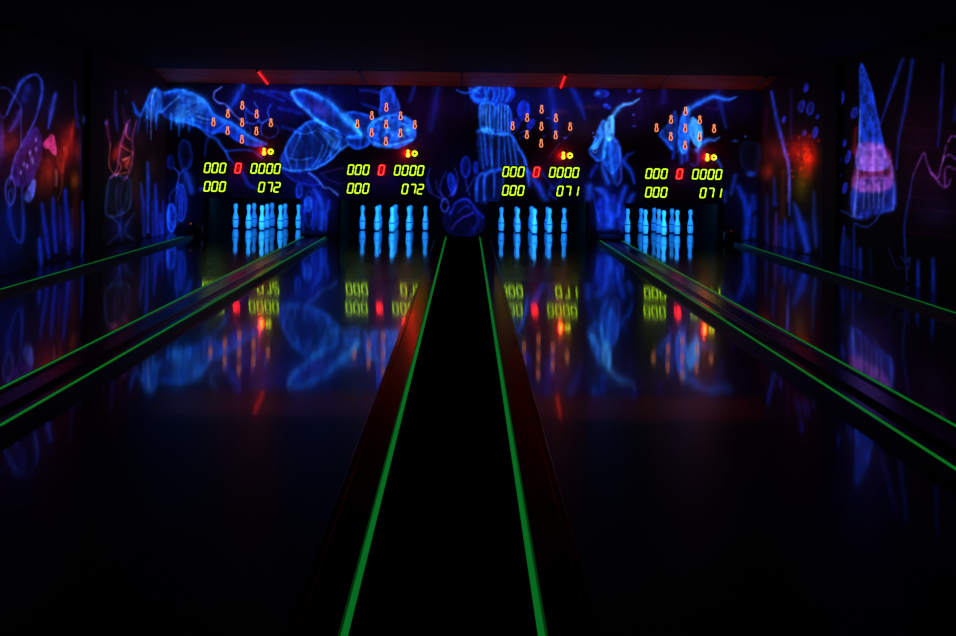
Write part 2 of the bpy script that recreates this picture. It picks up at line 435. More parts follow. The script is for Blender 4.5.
    glow(560, 112, 8, 3, (40, 14, 4), .8); glow(590, 107, 10, 3, (40, 14, 4), .7)
    # ---- angel fish with the long fin
    stroke([(639.5, 98.5), (631.7, 103.5), (624, 104.8), (617.4, 109.7), (613, 116)], [0.8, 2.4, 2.8, 3.6, 3.2], (60, 150, 255), 0.95)
    fill([(603, 121), (599, 128), (596, 138), (592, 148), (597, 147), (601, 140), (604, 131), (605, 123)], (30, 108, 235), 0.95, None, 5, 0.85)
    fill([(609.5, 117), (606, 125), (605.8, 135), (608.5, 140), (612.5, 137), (613.5, 127), (612.5, 118)], (60, 150, 255), 1.0, None, 5, 0.9)
    fill([(607, 140), (604, 150), (605, 163), (611, 173), (617, 168), (620, 158), (619, 147), (614, 139)], (12, 58, 185), 0.9, None, 3, 0.5)
    stroke([(614.5, 138), (619, 147), (620.3, 160), (621, 179), (617, 185.5)], [2.5, 3, 2.4, 2, 1.4], (44, 56, 190), 0.8)
    fill([(603, 137), (596, 144), (589.5, 150), (594, 158), (600, 161), (605, 154), (606, 142)], (12, 56, 175), 0.8, (20, 80, 210), 3, 0.6)
    ring(595, 150.5, 2.2, 2.2, (90, 120, 220), 0.9, 0.6); glow(601, 147, 2, 5, (4, 24, 90), .6, over)
    stroke([(604.6, 140), (603.8, 155), (603, 168), (608, 182)], [3, 3, 4, 4.6], (20, 76, 215), 0.85)
    stroke([(610, 140), (611, 150), (611.7, 168), (615.6, 182.5)], [5, 5, 4, 3.5], (18, 74, 210), 0.85); stroke([(615, 140), (616, 158), (617, 176)], 3, B3, 0.8)
    stroke([(623.5, 159.5), (628, 155), (634.5, 152.5)], [4, 3, 1], B3, 0.9); stroke([(623.5, 162), (631, 172), (634.5, 184)], [4, 3.5, 1.4], B2, 0.85); stroke([(590.4, 176), (596.7, 165)], 3.5, B3, 0.8)
    # weeds below it
    glow(608, 210, 14, 20, (4, 16, 110), 0.8)
    stroke([(589, 186), (588.5, 198)], 5, (18, 66, 200), 0.9); stroke([(596.7, 189), (603, 192), (609.3, 206), (609.3, 226)], [4, 6, 6, 5], (16, 60, 195), 0.9)
    stroke([(600, 202), (602, 228)], 5, B3, 0.9); stroke([(625.5, 187), (622, 198), (617, 216)], [4, 4.6, 3], B2, 0.85); stroke([(633, 195), (629.7, 201), (623.5, 224)], [4, 4, 3], B2, 0.8)
    stroke([(593, 194), (597, 212), (601, 226)], 1.6, B3, .9)
    for x, y0, y1, w in [(614, 196, 228, 3), (618.5, 204, 228, 3), (606, 208, 228, 3.4), (624, 208, 230, 3), (611, 214, 228, 3), (621, 212, 232, 2.4), (598, 212, 228, 3)]:
        stroke([(x, y0), (x+.4, y1)], w, B3, 0.8)
    # ---- second fish, long dorsal fin
    stroke([(737, 96.5), (728, 99.8), (719.4, 98), (712.8, 96.8), (704, 101), (693, 106.5), (687.5, 111)], [0.8, 2.6, 3.4, 4, 4, 4.6, 4.6], (26, 100, 235), 0.95)
    fill([(689, 108), (684, 112), (680.5, 122), (678.5, 136), (680.5, 149), (685, 153), (688.5, 140), (688.5, 124)], (22, 96, 236), 1.0, None, 5, 0.85)
    stroke([(682, 148), (682, 163)], [5, 3], (12, 60, 190), 0.8)
    fill([(675, 112), (670, 122), (661, 132), (660, 136), (667, 142), (673, 149), (675, 138)], (12, 62, 180), 0.7, None, 3, 0.6)
    fill([(692, 118), (698, 123), (701, 128), (701, 137), (698.5, 147), (692, 138), (690, 126)], (50, 138, 250), 1.0, None, 5, 0.9)
    stroke([(688, 116), (687, 134), (690, 150)], 2.4, B3, 0.8); stroke([(677, 116), (676, 134), (678, 152)], 2.2, B3, 0.8)
    stroke([(719.5, 137), (714, 140), (708, 140), (702, 144), (697, 150)], [1, 2.6, 4, 5, 4], (26, 100, 225), 0.9)
    stroke([(665, 140), (671.6, 148.5)], 3.4, B2); stroke([(674, 152), (673, 158)], 2.6, B3); stroke([(687, 148), (687, 160)], 3, B3)
    stroke([(697.8, 150), (698.5, 160), (695, 166), (691, 164)], [3, 2.4, 2, 1.4], (50, 36, 160), 0.85); stroke([(716.5, 159), (722, 167.5)], [3, 1.6], (20, 60, 170), 0.9)
    glow(700, 151, 8, 3, (70, 16, 90), .5)
    stroke([(718.5, 90), (721, 108), (726, 128)], [4.4, 3.4, 2], (10, 34, 140), 0.75); stroke([(664, 90), (663, 102)], 5, (14, 14, 90), 0.8)
    stroke([(718, 109), (706, 108)], 1.2, (60, 10, 50), .7)
    fill([(740, 146), (743, 166), (752, 176), (758, 168), (760, 148), (750, 142)], (4, 22, 80), 0.4, None, 4, 0.3); glow(751, 174, 4, 2.5, (24, 56, 190), 0.8)
    stroke([(735, 176), (731, 194)], [4, 3], (10, 34, 120), 0.9); stroke([(738, 187), (743, 197), (747, 213), (745, 238)], [4, 6, 6, 4], (8, 34, 140), 0.9)
    stroke([(753, 197), (753.5, 209)], 5, (8, 28, 120), 0.9); stroke([(754.5, 218), (754, 236)], 5, (6, 24, 110), 0.9); stroke([(725, 192), (725, 202)], 3, (10, 30, 110), 0.8)
    stroke([(750, 206), (748, 236)], 3, B4, 0.9); glow(745.5, 137, 1, 1, (50, 70, 170)); glow(735, 141, 3, 1, (20, 40, 120))
    # ---- weeds at the left end
    for pts, w, c in [([(147.5, 162), (148, 185), (148, 232)], [1.6, 3.4, 2.5], (20, 52, 190)), ([(141, 183), (143, 204), (144, 236)], [1.6, 4, 3], (16, 40, 160)), ([(155.4, 184), (156, 206), (157, 238)], [1.6, 4, 4], (14, 44, 190)),
                      ([(163, 200), (163, 236)], [1.6, 3.6], (10, 34, 165)), ([(160, 214), (161, 238)], [2, 4], (10, 30, 150)), ([(152, 200), (153, 236)], [1.5, 3], (10, 26, 140)), ([(167, 206), (168, 236)], [1.5, 3], (8, 26, 130))]:
        stroke(pts, w, c, 0.95)
    oval(171.5, 218, 4, 14, (12, 44, 180), 0.9, 0.55, B2); ring(174, 208, 5, 19, (24, 50, 170), 1, .6); stroke([(180.5, 186), (182, 200), (182, 220)], [5.5, 7, 4], (14, 48, 195), 0.9); ring(181, 203, 5.2, 18, B2, 1, .7)
    stroke([(183, 170), (187.5, 178), (192, 192)], [3, 7.5, 4], (16, 52, 180), 0.85); stroke([(174, 168), (179, 174.5), (176.5, 188)], 1.2, (30, 60, 190), 0.8); stroke([(183, 171), (179, 175)], 1.1, B2, .7)
    fill([(181, 142), (179, 156), (183, 168), (189, 167), (192, 156), (188, 142)], B4, 0.8, (10, 34, 120), 3, 0.4); oval(171, 162, 3.5, 7, (8, 18, 100), 0.9, 0.5); glow(201, 189, 2, 2.4, (20, 40, 200), .8)

def paint_left():
    # purple and red lace weed beside the beast
    for pts in ([(129.7, 120), (125.4, 129), (120, 148), (116.7, 170), (110.6, 178)], [(136.6, 121), (132.3, 139), (133, 153), (129.7, 172), (124, 180)]):
        stroke(pts, [1.6, 2, 2, 1.6], (140, 50, 130), 0.75)
    for pts in ([(122, 146), (127, 150), (133, 153), (128, 158), (122, 160)], [(124, 160), (130, 158), (126, 166), (129, 172), (117, 174)], [(118, 160), (121, 168), (116, 176)], [(110.5, 144), (109, 162), (112, 172), (117, 175)], [(127, 125), (126, 134), (130, 140)]):
        stroke(pts, 1.2, (190, 70, 80), 0.75)
    glow(116, 153, 3.6, 9, (190, 30, 20), 0.85, ang=.3); glow(127, 163, 4.5, 5, (180, 40, 30), 0.75); glow(123, 150, 6, 14, (90, 20, 40), 0.7); glow(128, 128, 4, 9, (80, 30, 120), .7)
    fill([(112, 176), (107, 191), (106, 213), (112, 217), (122, 214), (130, 206), (131, 186), (127, 178)], (12, 22, 60), 0.8, (50, 60, 120), 3, 0.35)
    for pts, c in [([(116.7, 186), (115.8, 203), (119, 215)], (46, 50, 110)), ([(122, 184), (120, 196), (122, 212)], (36, 44, 110)), ([(111, 216), (118, 224), (119, 234), (108, 243)], (40, 50, 130)), ([(134, 214), (127, 224), (125, 234), (134, 239)], (36, 46, 120)),
                   ([(122, 212), (121, 224), (122, 240)], (20, 30, 110)), ([(128, 182), (127, 196), (124, 208)], (30, 40, 90))]:
        stroke(pts, 2.4, c, 0.5)
    glow(121, 228, 12, 12, (8, 16, 80), 0.8); glow(135, 178, 5, 22, (40, 12, 14), 0.8); glow(137, 200, 4, 18, (30, 8, 24), 0.8); glow(152, 165, 4, 10, (46, 16, 20), .6)
    stroke([(115.5, 91), (115.5, 112), (117.5, 131)], [1.6, 4, 1.6], (34, 24, 120), 0.9); stroke([(107, 121), (108, 133), (110, 144)], [3, 3.4, 2], (110, 24, 90), 0.7); glow(106, 123, 1.6, 2.4, (60, 60, 190), .7)
    stroke([(123, 108), (125, 122)], 3, (60, 8, 50), .7); glow(126, 92, 2, 3, (14, 14, 80), .8); glow(137, 97, 8, 10, (34, 4, 24), .7); glow(140, 140, 7, 12, (34, 8, 12), .8)
    # near panel, left: heron-like creature and gourds
    glow(8, 150, 22, 40, (40, 6, 30), 0.9); glow(40, 150, 30, 36, (46, 8, 16), 0.85); glow(6, 230, 22, 46, (4, 14, 84), 0.95); glow(66, 148, 10, 24, (70, 8, 10), 0.9); glow(35, 100, 26, 24, (8, 10, 60), .8)
    stroke([(7, 114), (11, 104), (15.6, 94), (20, 84), (25, 78.5), (34.6, 74.5), (40, 78), (42, 86), (41, 99), (38, 110), (34.6, 121), (28, 134), (22, 144), (14, 160), (11, 176), (9, 184)],
           [2, 2.4, 3, 4, 3, 1.6, 1.6, 2.6, 2.6, 2.2, 1.8, 1.6, 1.4, 1.4, 1.4, 1.2], (44, 70, 220), 0.85)
    glow(28, 88, 3.5, 5, (30, 50, 190), 0.7); glow(24, 98, 4, 6, (14, 30, 130), .7)
    stroke([(-3, 88), (5, 88), (9, 90), (17, 100), (21, 108), (21, 124), (21, 146)], 1.3, (50, 60, 190), 0.7)
    stroke([(20, 112), (16, 122), (10, 131)], [4, 5.5, 3], (60, 50, 190), 0.8); stroke([(0, 115), (4, 118), (7, 114)], 1.6, (50, 60, 190), 0.6)
    fill([(36, 128), (28, 138), (18, 156), (12, 172), (14, 182), (24, 186), (34, 176), (40, 158), (41, 140)], (40, 24, 130), 0.8, None, 5, 0.5)
    for x, y in [(36, 140), (32, 159), (30, 153), (24, 164), (33, 162), (36, 149), (21, 172), (27, 166)]:
        glow(x, y, 1.2, 2.4, (130, 110, 240), 0.8)
    glow(1, 140, 3, 20, (70, 40, 150), 0.8)
    stroke([(55.5, 94), (53, 103), (51, 114), (48.5, 128)], [2.8, 4.2, 3.6, 2], (44, 66, 225), 0.95)
    fill([(44, 145), (49, 138), (52.5, 135.5), (55, 146), (55.5, 154), (50, 149)], (205, 50, 130), 0.95, None, 6, 0.85)
    for x, y, rx, ry, c in [(10, 143, 8, 12, (90, 24, 6)), (50, 166, 9, 14, (84, 16, 10)), (68, 146, 6, 14, (130, 16, 8)), (71, 131, 4, 8, (90, 10, 20)), (46, 180, 11, 18, (74, 18, 6)), (75, 180, 5, 8, (96, 40, 4)), (62, 162, 4, 14, (90, 12, 8)), (76, 210, 4, 26, (44, 8, 4)), (78, 152, 3, 12, (80, 16, 30))]:
        glow(x, y, rx, ry, c, 0.9)
    stroke([(74, 120), (70, 140), (64, 158), (63, 172)], 2, (120, 30, 10), .7); stroke([(57, 158), (61, 172), (62, 186), (58, 200)], 1.2, (120, 40, 20), .6)
    stroke([(56, 170), (56.5, 178), (56, 186)], 2, (150, 90, 110), 0.75); glow(64, 149, .8, 2, (220, 120, 100), .8)
    stroke([(75, 82), (75.5, 106), (78, 126)], [1.6, 2.2, 3.6], (24, 24, 130), 0.85); glow(83.5, 120, 1.4, 4, (20, 50, 150), .9); stroke([(80, 128), (81, 190)], 1.6, (10, 20, 90), .8)
    ring(10.5, 191, 5, 14, (60, 70, 190), 1.2, 0.8); ring(11, 196, 2.4, 7, (40, 70, 200), 1.2, 0.7); fill([(34, 180), (25, 197), (30, 201), (34, 192)], (70, 90, 220), 0.9, None, 4, 0.8)
    stroke([(22, 188), (23, 215), (23, 238), (18.7, 242), (13, 234)], [2, 3, 3.4, 2, 1.4], (20, 50, 180), 0.8); stroke([(9, 206), (10, 222), (14, 234)], [4, 4.4, 2], (10, 34, 150), .8)
    for pts, w, c in [([(42, 204), (45, 230), (49, 258)], [3, 4.6, 2], (16, 34, 165)), ([(39.5, 239), (40.5, 255), (41.5, 272)], [3.4, 4.6, 2], (16, 44, 175)), ([(53, 198), (53.5, 220), (56, 252)], [3.4, 4.6, 2], (14, 34, 165)),
                      ([(65, 190), (67, 222), (69, 254)], [3, 5.2, 2], (14, 32, 165)), ([(82.5, 202), (83, 230), (82, 256)], [2, 3, 1.6], (14, 36, 150)), ([(89, 218), (89, 256)], [1.6, 2.4], (10, 14, 90)), ([(60, 206), (61, 240)], 3, (26, 14, 90)), ([(72, 210), (72, 246)], 3, (30, 10, 50))]:
        stroke(pts, w, c, 0.95)
    glow(60, 240, 26, 20, (4, 8, 64), 0.8)

def paint_right():
    # burst of red with blue beam
    glow(777, 160, 14, 22, (50, 10, 6), 0.8); glow(790, 150, 18, 26, (50, 4, 14), 0.7); glow(808, 157, 9, 11, (255, 34, 0), 1.0); glow(797, 152, 10, 12, (150, 14, 6), 0.7); glow(806, 144, 10, 12, (120, 8, 4), 0.7); glow(801, 186, 9, 16, (66, 56, 0), 0.85); glow(806, 172, 8, 10, (150, 30, 0), 0.7)
    for k in range(70):
        a = rng.random()*2*PI; r = abs(rng.normal(0, 1))
        glow(805+9*r*math.cos(a), 154+13*r*math.sin(a), .6+rng.random()*.9, .6+rng.random()*.9, (255, 60, 20) if k % 3 else (60, 0, 0), 0.6, over)
    glow(767, 172, 6, 8, (110, 20, 4), 0.85); glow(772, 150, 8, 10, (80, 10, 20), .7)
    stroke([(771.6, 92), (777.7, 124), (784.6, 150), (789, 170), (789.5, 215)], [2.6, 3.6, 3, 2.6, 1.6], (30, 60, 215), 0.9); stroke([(784.6, 150), (789, 172), (788, 200)], 2.6, (110, 60, 170), .5)
    stroke([(791.5, 90), (791, 138)], 2.4, (24, 8, 90), 0.8); stroke([(767, 110), (765, 135)], 3, (40, 4, 40), .8)
    for x, y, rx, ry in [(806, 87.7, 1.8, 4), (801.4, 106.5, 2.8, 6), (810.4, 108.5, 3.2, 6.5), (840, 99, 3.2, 8), (854.3, 112.8, 2.8, 5.4), (815, 132.7, 2.4, 5), (817.5, 116.5, 1.2, 2.4), (784, 120, 1.2, 3), (804, 133, 1.4, 3), (838, 163, 2, 6), (848, 157, 2, 6), (845, 143, 1.2, 3), (838, 178, 1.8, 5), (845, 188, 1.8, 5)]:
        oval(x, y, rx, ry, (28, 40, 175), 0.85, 0.5, None, 0.25)
    for pts, w, c in [([(774, 178), (775, 204)], [2, 5], (10, 34, 140)), ([(783, 172), (783, 218)], [4, 6], (54, 18, 4)), ([(776, 213), (775, 248)], [2.4, 5], (60, 30, 110)), ([(767, 196), (767, 244)], [2, 4], (14, 24, 110)), ([(785, 219), (785, 246)], [2, 5], (14, 40, 160)),
                      ([(794, 203), (800, 222), (808, 250)], [2.4, 7, 5], (18, 50, 185)), ([(814, 192), (814, 218), (816, 246)], [2.4, 4.6, 3], (16, 40, 110)), ([(825, 231), (825, 258)], [5, 6], (8, 20, 110)), ([(791, 226), (793, 248)], 5, (8, 26, 120)), ([(803, 226), (806, 250)], 5, (8, 26, 130)), ([(780, 226), (780, 246)], 4, (10, 16, 80))]:
        stroke(pts, w, c, 0.9)
    glow(800, 232, 26, 16, (4, 10, 70), .8)
    # near panel: cone of light turning pink, beams, zigzag crystals
    fill([(860.5, 68), (864.5, 70), (872, 93), (879, 125), (885, 156), (886, 168), (858, 168), (860, 140), (860.5, 106)], (22, 66, 220), 0.95, None, 9, 0.8)
    fill([(860, 146), (883, 148), (889, 162), (889, 186), (856, 188), (858, 166)], (135, 45, 125), 0.85, None, 9, 0.7, 3)
    glow(872, 164, 12, 12, (140, 30, 90), .6); glow(874, 150, 8, 8, (90, 20, 110), .5)
    fill([(857, 184), (890, 180), (893, 206), (878, 212), (855, 216)], (26, 44, 160), 0.9, None, 8, 0.6, 3)
    for x in (864, 869, 874, 879, 884):
        stroke([(x, 182), (x-.5, 208)], 1.6, (80, 90, 190), 0.55)
    for x0, y0, x1, y1 in [(866, 158, 880, 158), (864, 170, 886, 171), (862, 178, 888, 178)]:
        stroke([(x0, y0), (x1, y1)], 1.4, (160, 70, 140), .35)
    stroke([(860, 110), (859, 150), (857, 180), (854, 215)], [1.4, 1.8, 2, 2.4], (90, 110, 240), 0.7); stroke([(884, 156), (889, 160), (894, 182), (893, 208)], [2, 2.4, 2.6, 2], (50, 70, 200), 0.7)
    stroke([(840, 210), (847, 213), (853, 216.5), (862, 217)], 1.4, (30, 50, 150), 0.8); stroke([(855, 223.5), (866, 227), (875, 221), (882, 212), (893, 209)], 1.5, (24, 50, 160), 0.8)
    stroke([(902.5, 60), (894, 84), (880.5, 124)], [3.4, 3.4, 1.4], (20, 36, 150), 0.9); stroke([(912.6, 60), (906, 103), (898.5, 141), (896.6, 170)], [3, 3.2, 2.4, 1.4], (16, 36, 150), 0.9); stroke([(943, 64), (941, 105), (938, 146)], [2.4, 3, 1.6], (14, 30, 140), 0.9)
    stroke([(956, 105), (954, 120)], 3, (10, 24, 110), .8); stroke([(834, 100), (834, 124)], 2, B4, .6)
    glow(920, 140, 34, 44, (26, 3, 20), 0.9); glow(930, 190, 30, 24, (16, 2, 24), 0.8); stroke([(856, 128), (853, 152)], 3.4, (120, 8, 20), 0.75)
    for pts in ([(913, 176), (917, 166), (924, 153), (927, 163), (931, 172.5), (938, 177.5), (941, 166), (944, 157)], [(944, 157), (950, 155), (956, 160)], [(945, 186), (945, 170), (950, 167), (958, 172)], [(948, 142), (952, 136), (958, 138)], [(931, 172), (942, 186), (948, 186), (950, 180)], [(946, 146), (943, 160)]):
        stroke(pts, 1.5, (120, 60, 170), 0.8)
    stroke([(913, 176), (909.5, 195), (904.5, 225), (905.6, 255), (907, 281)], [1.4, 1.8, 1.8, 1.6, 1.2], (24, 40, 150), 0.8); stroke([(901, 257), (906, 262), (910, 258), (908, 270)], 1.3, (24, 44, 150), .7)
    stroke([(888, 247), (892, 258), (897, 268), (903, 268)], 1.1, (22, 30, 110), 0.7)
    for pts, w, c in [([(836.5, 202), (836, 250)], [2, 3.4], (12, 34, 140)), ([(844, 227), (842, 268)], [2.4, 5], (12, 34, 140)), ([(854, 224), (854, 270)], [2, 4], (10, 26, 130)), ([(860, 249), (860.5, 274)], [3, 4], (10, 34, 150)), ([(918, 261), (918, 294)], [3, 4], (10, 34, 150)),
                      ([(933, 259), (933.5, 294)], [3, 4.4], (10, 36, 155)), ([(848, 240), (848, 268)], 4, (6, 18, 100)), ([(838, 244), (838, 264)], 4, (6, 16, 90)), ([(870, 250), (872, 280)], 3, (4, 10, 60))]:
        stroke(pts, w, c, 0.9)
    glow(936, 215, 20, 14, (18, 8, 40), 0.7); glow(940, 176, 16, 6, (40, 4, 30), .5)
    for y in (128, 146, 196, 208, 232):
        stroke([(900, y), (930, y+2), (956, y+5)], 1.4, (34, 4, 26), .55)

paint_back(); paint_left(); paint_right()

brush = 0.68+0.34*vnoise(SH, SW, 34, 6)+0.22*vnoise(SH, SW, 8, 8)+0.08*vnoise(SH, SW, 3, 3)
# ragged brush edges
wx = 1.2*(vnoise(SH, SW, 7, 7)-0.5)+0.6*(vnoise(SH, SW, 3, 3)-0.5)
wy = 1.6*(vnoise(SH, SW, 9, 7)-0.5)+0.6*(vnoise(SH, SW, 3, 3)-0.5)
gy_, gx_ = np.mgrid[0:SH, 0:SW]
sheet = sheet[np.clip((gy_+wy).round().astype(int), 0, SH-1), np.clip((gx_+wx).round().astype(int), 0, SW-1)]
sheet *= np.clip(brush, 0.3, 1.25)[..., None]
sheet = np.clip(sheet, 0, 1)
sheet = np.where(sheet <= 0.04045, sheet/12.92, ((sheet+0.055)/1.055)**2.4).astype(np.float32)

def sample(px, py):
    px = np.abs(px)                                          # beyond the sheet the picture repeats mirrored
    px = np.where(px > 955, 1910-px, px)
    x = np.clip(px*S-0.5, 0, SW-2); y = np.clip(py*S-0.5, 0, SH-2)
    xi, yi = x.astype(int), y.astype(int)
    fx, fy = (x-xi)[..., None], (y-yi)[..., None]
    return (sheet[yi, xi]*(1-fx)+sheet[yi, xi+1]*fx)*(1-fy)+(sheet[yi+1, xi]*(1-fx)+sheet[yi+1, xi+1]*fx)*fy

def mural_material():
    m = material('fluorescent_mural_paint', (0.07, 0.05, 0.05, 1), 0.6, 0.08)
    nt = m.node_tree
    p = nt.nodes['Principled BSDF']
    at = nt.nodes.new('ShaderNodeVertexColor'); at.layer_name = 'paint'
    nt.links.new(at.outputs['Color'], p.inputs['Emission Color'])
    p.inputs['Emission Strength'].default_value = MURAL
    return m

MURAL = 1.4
mural_mat = mural_material()

def mural_mesh(name, P, keep, flip=False, level=1.0):
    """P: (rows, cols, 3) wall points; keep: (rows-1, cols-1) cells that exist"""
    r, c, _ = P.shape
    px, py = sheet_xy(P[..., 0], P[..., 1], P[..., 2])
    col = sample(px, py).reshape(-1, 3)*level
    idx = np.arange(r*c).reshape(r, c)
    q = np.stack([idx[:-1, :-1], idx[:-1, 1:], idx[1:, 1:], idx[1:, :-1]], -1)[keep]
    if flip: q = q[:, ::-1]
    used = np.unique(q)
    remap = np.full(r*c, -1); remap[used] = np.arange(len(used))
    me = bpy.data.meshes.new(name)
    me.from_pydata(P.reshape(-1, 3)[used].tolist(), [], remap[q].tolist())
    at = me.color_attributes.new('paint', 'FLOAT_COLOR', 'POINT')
    rgba = np.ones((len(used), 4), np.float32); rgba[:, :3] = col[used]
    at.data.foreach_set('color', rgba.ravel())
    me.materials.append(mural_mat)
    me.update()
    o = bpy.data.objects.new(name, me)
    C.objects.link(o)
    o['kind'] = 'structure'
    return o

# ------------------------------------------------------------------ materials
M = {}
M['lane'] = material('lane_lacquer', (0.0015, 0.0015, 0.002, 1), 0.24, 0.10, coat=0.85, coat_rough=0.05)
bump(M['lane'], 1.0, 0.035, 0.004, (2.0, 14.0, 1.0), coat=True)
M['black_matt'] = material('black_matt_board', (0.0012, 0.0012, 0.0014, 1), 0.9, 0.03)
M['curtain'] = bump(material('black_cloth', (0.003, 0.003, 0.004, 1), 0.95, 0.05), 60, 0.4)
M['carpet'] = bump(material('black_carpet', (0.0025, 0.0025, 0.003, 1), 0.98, 0.0), 220, 0.6)
M['rail_wood'] = material('dark_red_varnished_board', (0.05, 0.012, 0.006, 1), 0.18, 0.4, 1.0)
noise_tint(M['rail_wood'], (0.06, 0.009, 0.003, 1), (0.15, 0.022, 0.006, 1), 6, (8, .6, 8)); bump(M['rail_wood'], 4, 0.12, 0.003, (6, 3, 6))
M['bank_side'] = noise_tint(material('dark_brown_bank_side', (0.03, 0.006, 0.002, 1), 0.4, 0.12), (0.02, 0.004, 0.001, 1), (0.06, 0.012, 0.004, 1), 5, (6, .6, 6))
M['rail_wood'].node_tree.nodes['Principled BSDF'].inputs['Specular Tint'].default_value = (0.75, 0.16, 0.06, 1)
M['trough'] = bump(material('dark_blue_trough_lacquer', (0.003, 0.006, 0.06, 1), 0.24, 0.4), 2, 0.08, 0.004, (4, 8, 1))
M['rail_metal'] = material('dark_steel_rail', (0.30, 0.19, 0.13, 1), 0.38, 0.5, 0.6)
M['green'] = material('green_glow_tape', lin(6, 60, 16), 0.6, 0.2, emit=lin(12, 132, 36), strength=0.8)
M['green_pale'] = material('pale_green_glow_tape', lin(6, 60, 20), 0.6, 0.2, emit=lin(12, 132, 46), strength=0.75)
M['ceiling'] = material('dark_ceiling_panels', (0.05, 0.06, 0.07, 1), 0.8, 0.2)
M['soffit'] = noise_tint(material('brown_soffit_board', (0.3, 0.1, 0.06, 1), 0.6, 0.3), (0.5, 0.13, 0.045, 1), (0.8, 0.21, 0.07, 1), 1.2, (1, 4, 4))
M['pillar'] = noise_tint(material('black_pillar_paint', (0.006, 0.006, 0.01, 1), 0.7, 0.2), (0.003, 0.003, 0.006, 1), (0.010, 0.010, 0.018, 1), 3)
M['pin'] = material('glowing_white_pin', (0.6, 0.75, 0.85, 1), 0.4, 0.3, emit=lin(2, 80, 250), strength=0.28)
M['pin_band'] = material('dark_blue_pin_band', (0.02, 0.06, 0.18, 1), 0.4, 0.4, emit=lin(12, 56, 150), strength=0.5)
M['pin_base'] = material('dark_pin_base', (0.01, 0.02, 0.05, 1), 0.6, 0.3)
M['digit'] = material('lit_yellow_green_segments', (0.02, 0.02, 0.0, 1), 0.5, 0.2, emit=(0.29, 0.50, 0.014, 1), strength=3.5)
M['digit_red'] = material('lit_red_segments', (0.02, 0.0, 0.0, 1), 0.5, 0.2, emit=(1.0, 0.03, 0.03, 1), strength=4.0)
M['window'] = material('smoked_display_window', (0.004, 0.005, 0.003, 1), 0.35, 0.2)
M['marker_halo'] = material('red_marker_halo', (0.10, 0.002, 0.002, 1), 0.35, 0.2, emit=(1.0, 0.0, 0.0, 1), strength=6.0)  # emissive disc imitating the red halo of light round the pin marker
M['window_red_halo'] = material('display_window_red_halo', (0.10, 0.002, 0.002, 1), 0.35, 0.2, emit=(0.8, 0.0, 0.0, 1), strength=0.12)  # window plate whose red emission imitates the halo of the lit red digit
M['lamp_rim'] = material('orange_pin_outline', (0.2, 0.08, 0.02, 1), 0.5, 0.2, emit=(1.0, 0.34, 0.15, 1), strength=1.45)
M['lamp_lens'] = material('dim_red_lens', (0.06, 0.006, 0.002, 1), 0.3, 0.3, emit=(0.5, 0.012, 0.003, 1), strength=0.35)
M['mark_yellow'] = material('lit_yellow_marker', (0.2, 0.1, 0, 1), 0.5, 0.2, emit=(1.0, 0.62, 0.03, 1), strength=2.6)
M['mark_ring'] = material('lit_lime_ring', (0.1, 0.1, 0, 1), 0.5, 0.2, emit=(0.85, 1.0, 0.02, 1), strength=2.4)
M['red_tube'] = material('lit_red_tube', (0.2, 0.01, 0.01, 1), 0.4, 0.3, emit=(1.0, 0.02, 0.02, 1), strength=1.0)
M['dim_tube'] = material('unlit_grey_tube', (0.25, 0.18, 0.2, 1), 0.4, 0.3)
M['amber_lens'] = material('amber_sensor_lens', (0.3, 0.05, 0.0, 1), 0.4, 0.3, emit=(1.0, 0.13, 0.02, 1), strength=0.5)
M['pink_lens'] = material('dull_pink_sensor_lens', (0.3, 0.1, 0.1, 1), 0.4, 0.3, emit=(0.5, 0.10, 0.10, 1), strength=0.16)
M['housing'] = material('black_plastic_housing', (0.012, 0.012, 0.02, 1), 0.35, 0.4)

# ceiling panels: faint seams
def ceiling_nodes(m):
    nt = m.node_tree
    p = nt.nodes['Principled BSDF']
    tc = nt.nodes.new('ShaderNodeTexCoord')
    bk = nt.nodes.new('ShaderNodeTexBrick')
    bk.offset = 0.0
    bk.inputs['Color1'].default_value = (0.007, 0.026, 0.030, 1)
    bk.inputs['Color2'].default_value = (0.009, 0.032, 0.036, 1)
    bk.inputs['Mortar'].default_value = (0.003, 0.010, 0.012, 1)
    bk.inputs['Scale'].default_value = 1.0
    bk.inputs['Mortar Size'].default_value = 0.012
    bk.inputs['Brick Width'].default_value = 1.24
    bk.inputs['Row Height'].default_value = 1.1
    nt.links.new(tc.outputs['Object'], bk.inputs['Vector'])
    nt.links.new(bk.outputs['Color'], p.inputs['Base Color'])
ceiling_nodes(M['ceiling'])

# ------------------------------------------------------------------ setting
Y0, Y1 = -0.6, 19.2
struct('floor', newbox(-4.0, 4.0, Y0, Y1+0.1, -0.16, -0.06), M['black_matt'])
struct('ceiling', newbox(-4.0, 4.0, Y0, 15.16, CEIL_Z, CEIL_Z+0.1), M['ceiling'])

OPEN = [(-3.32, -2.08), (-1.6, -0.32), (0.32, 1.6), (2.07, 3.32)]       # openings towards the pins
OPEN_Z = 0.503
nx, nz = 760, 197
xs = np.linspace(-SIDE_X, SIDE_X, nx+1); zs = np.linspace(0, WALL_H, nz+1)
for a in OPEN:                                                          # snap grid lines to the openings
    for v in a: xs[np.argmin(abs(xs-v))] = v
zs[np.argmin(abs(zs-OPEN_Z))] = OPEN_Z
XX, ZZ = np.meshgrid(xs, zs)
P = np.stack([XX, np.full_like(XX, WALL_Y), ZZ], -1)
xc = (xs[1:]+xs[:-1])/2; zc = (zs[1:]+zs[:-1])/2
keep = np.ones((nz, nx), bool)
for a, b in OPEN:
    keep &= ~((zc[:, None] < OPEN_Z) & (xc[None] > a) & (xc[None] < b))
mural_mesh('wall_back', P, keep)

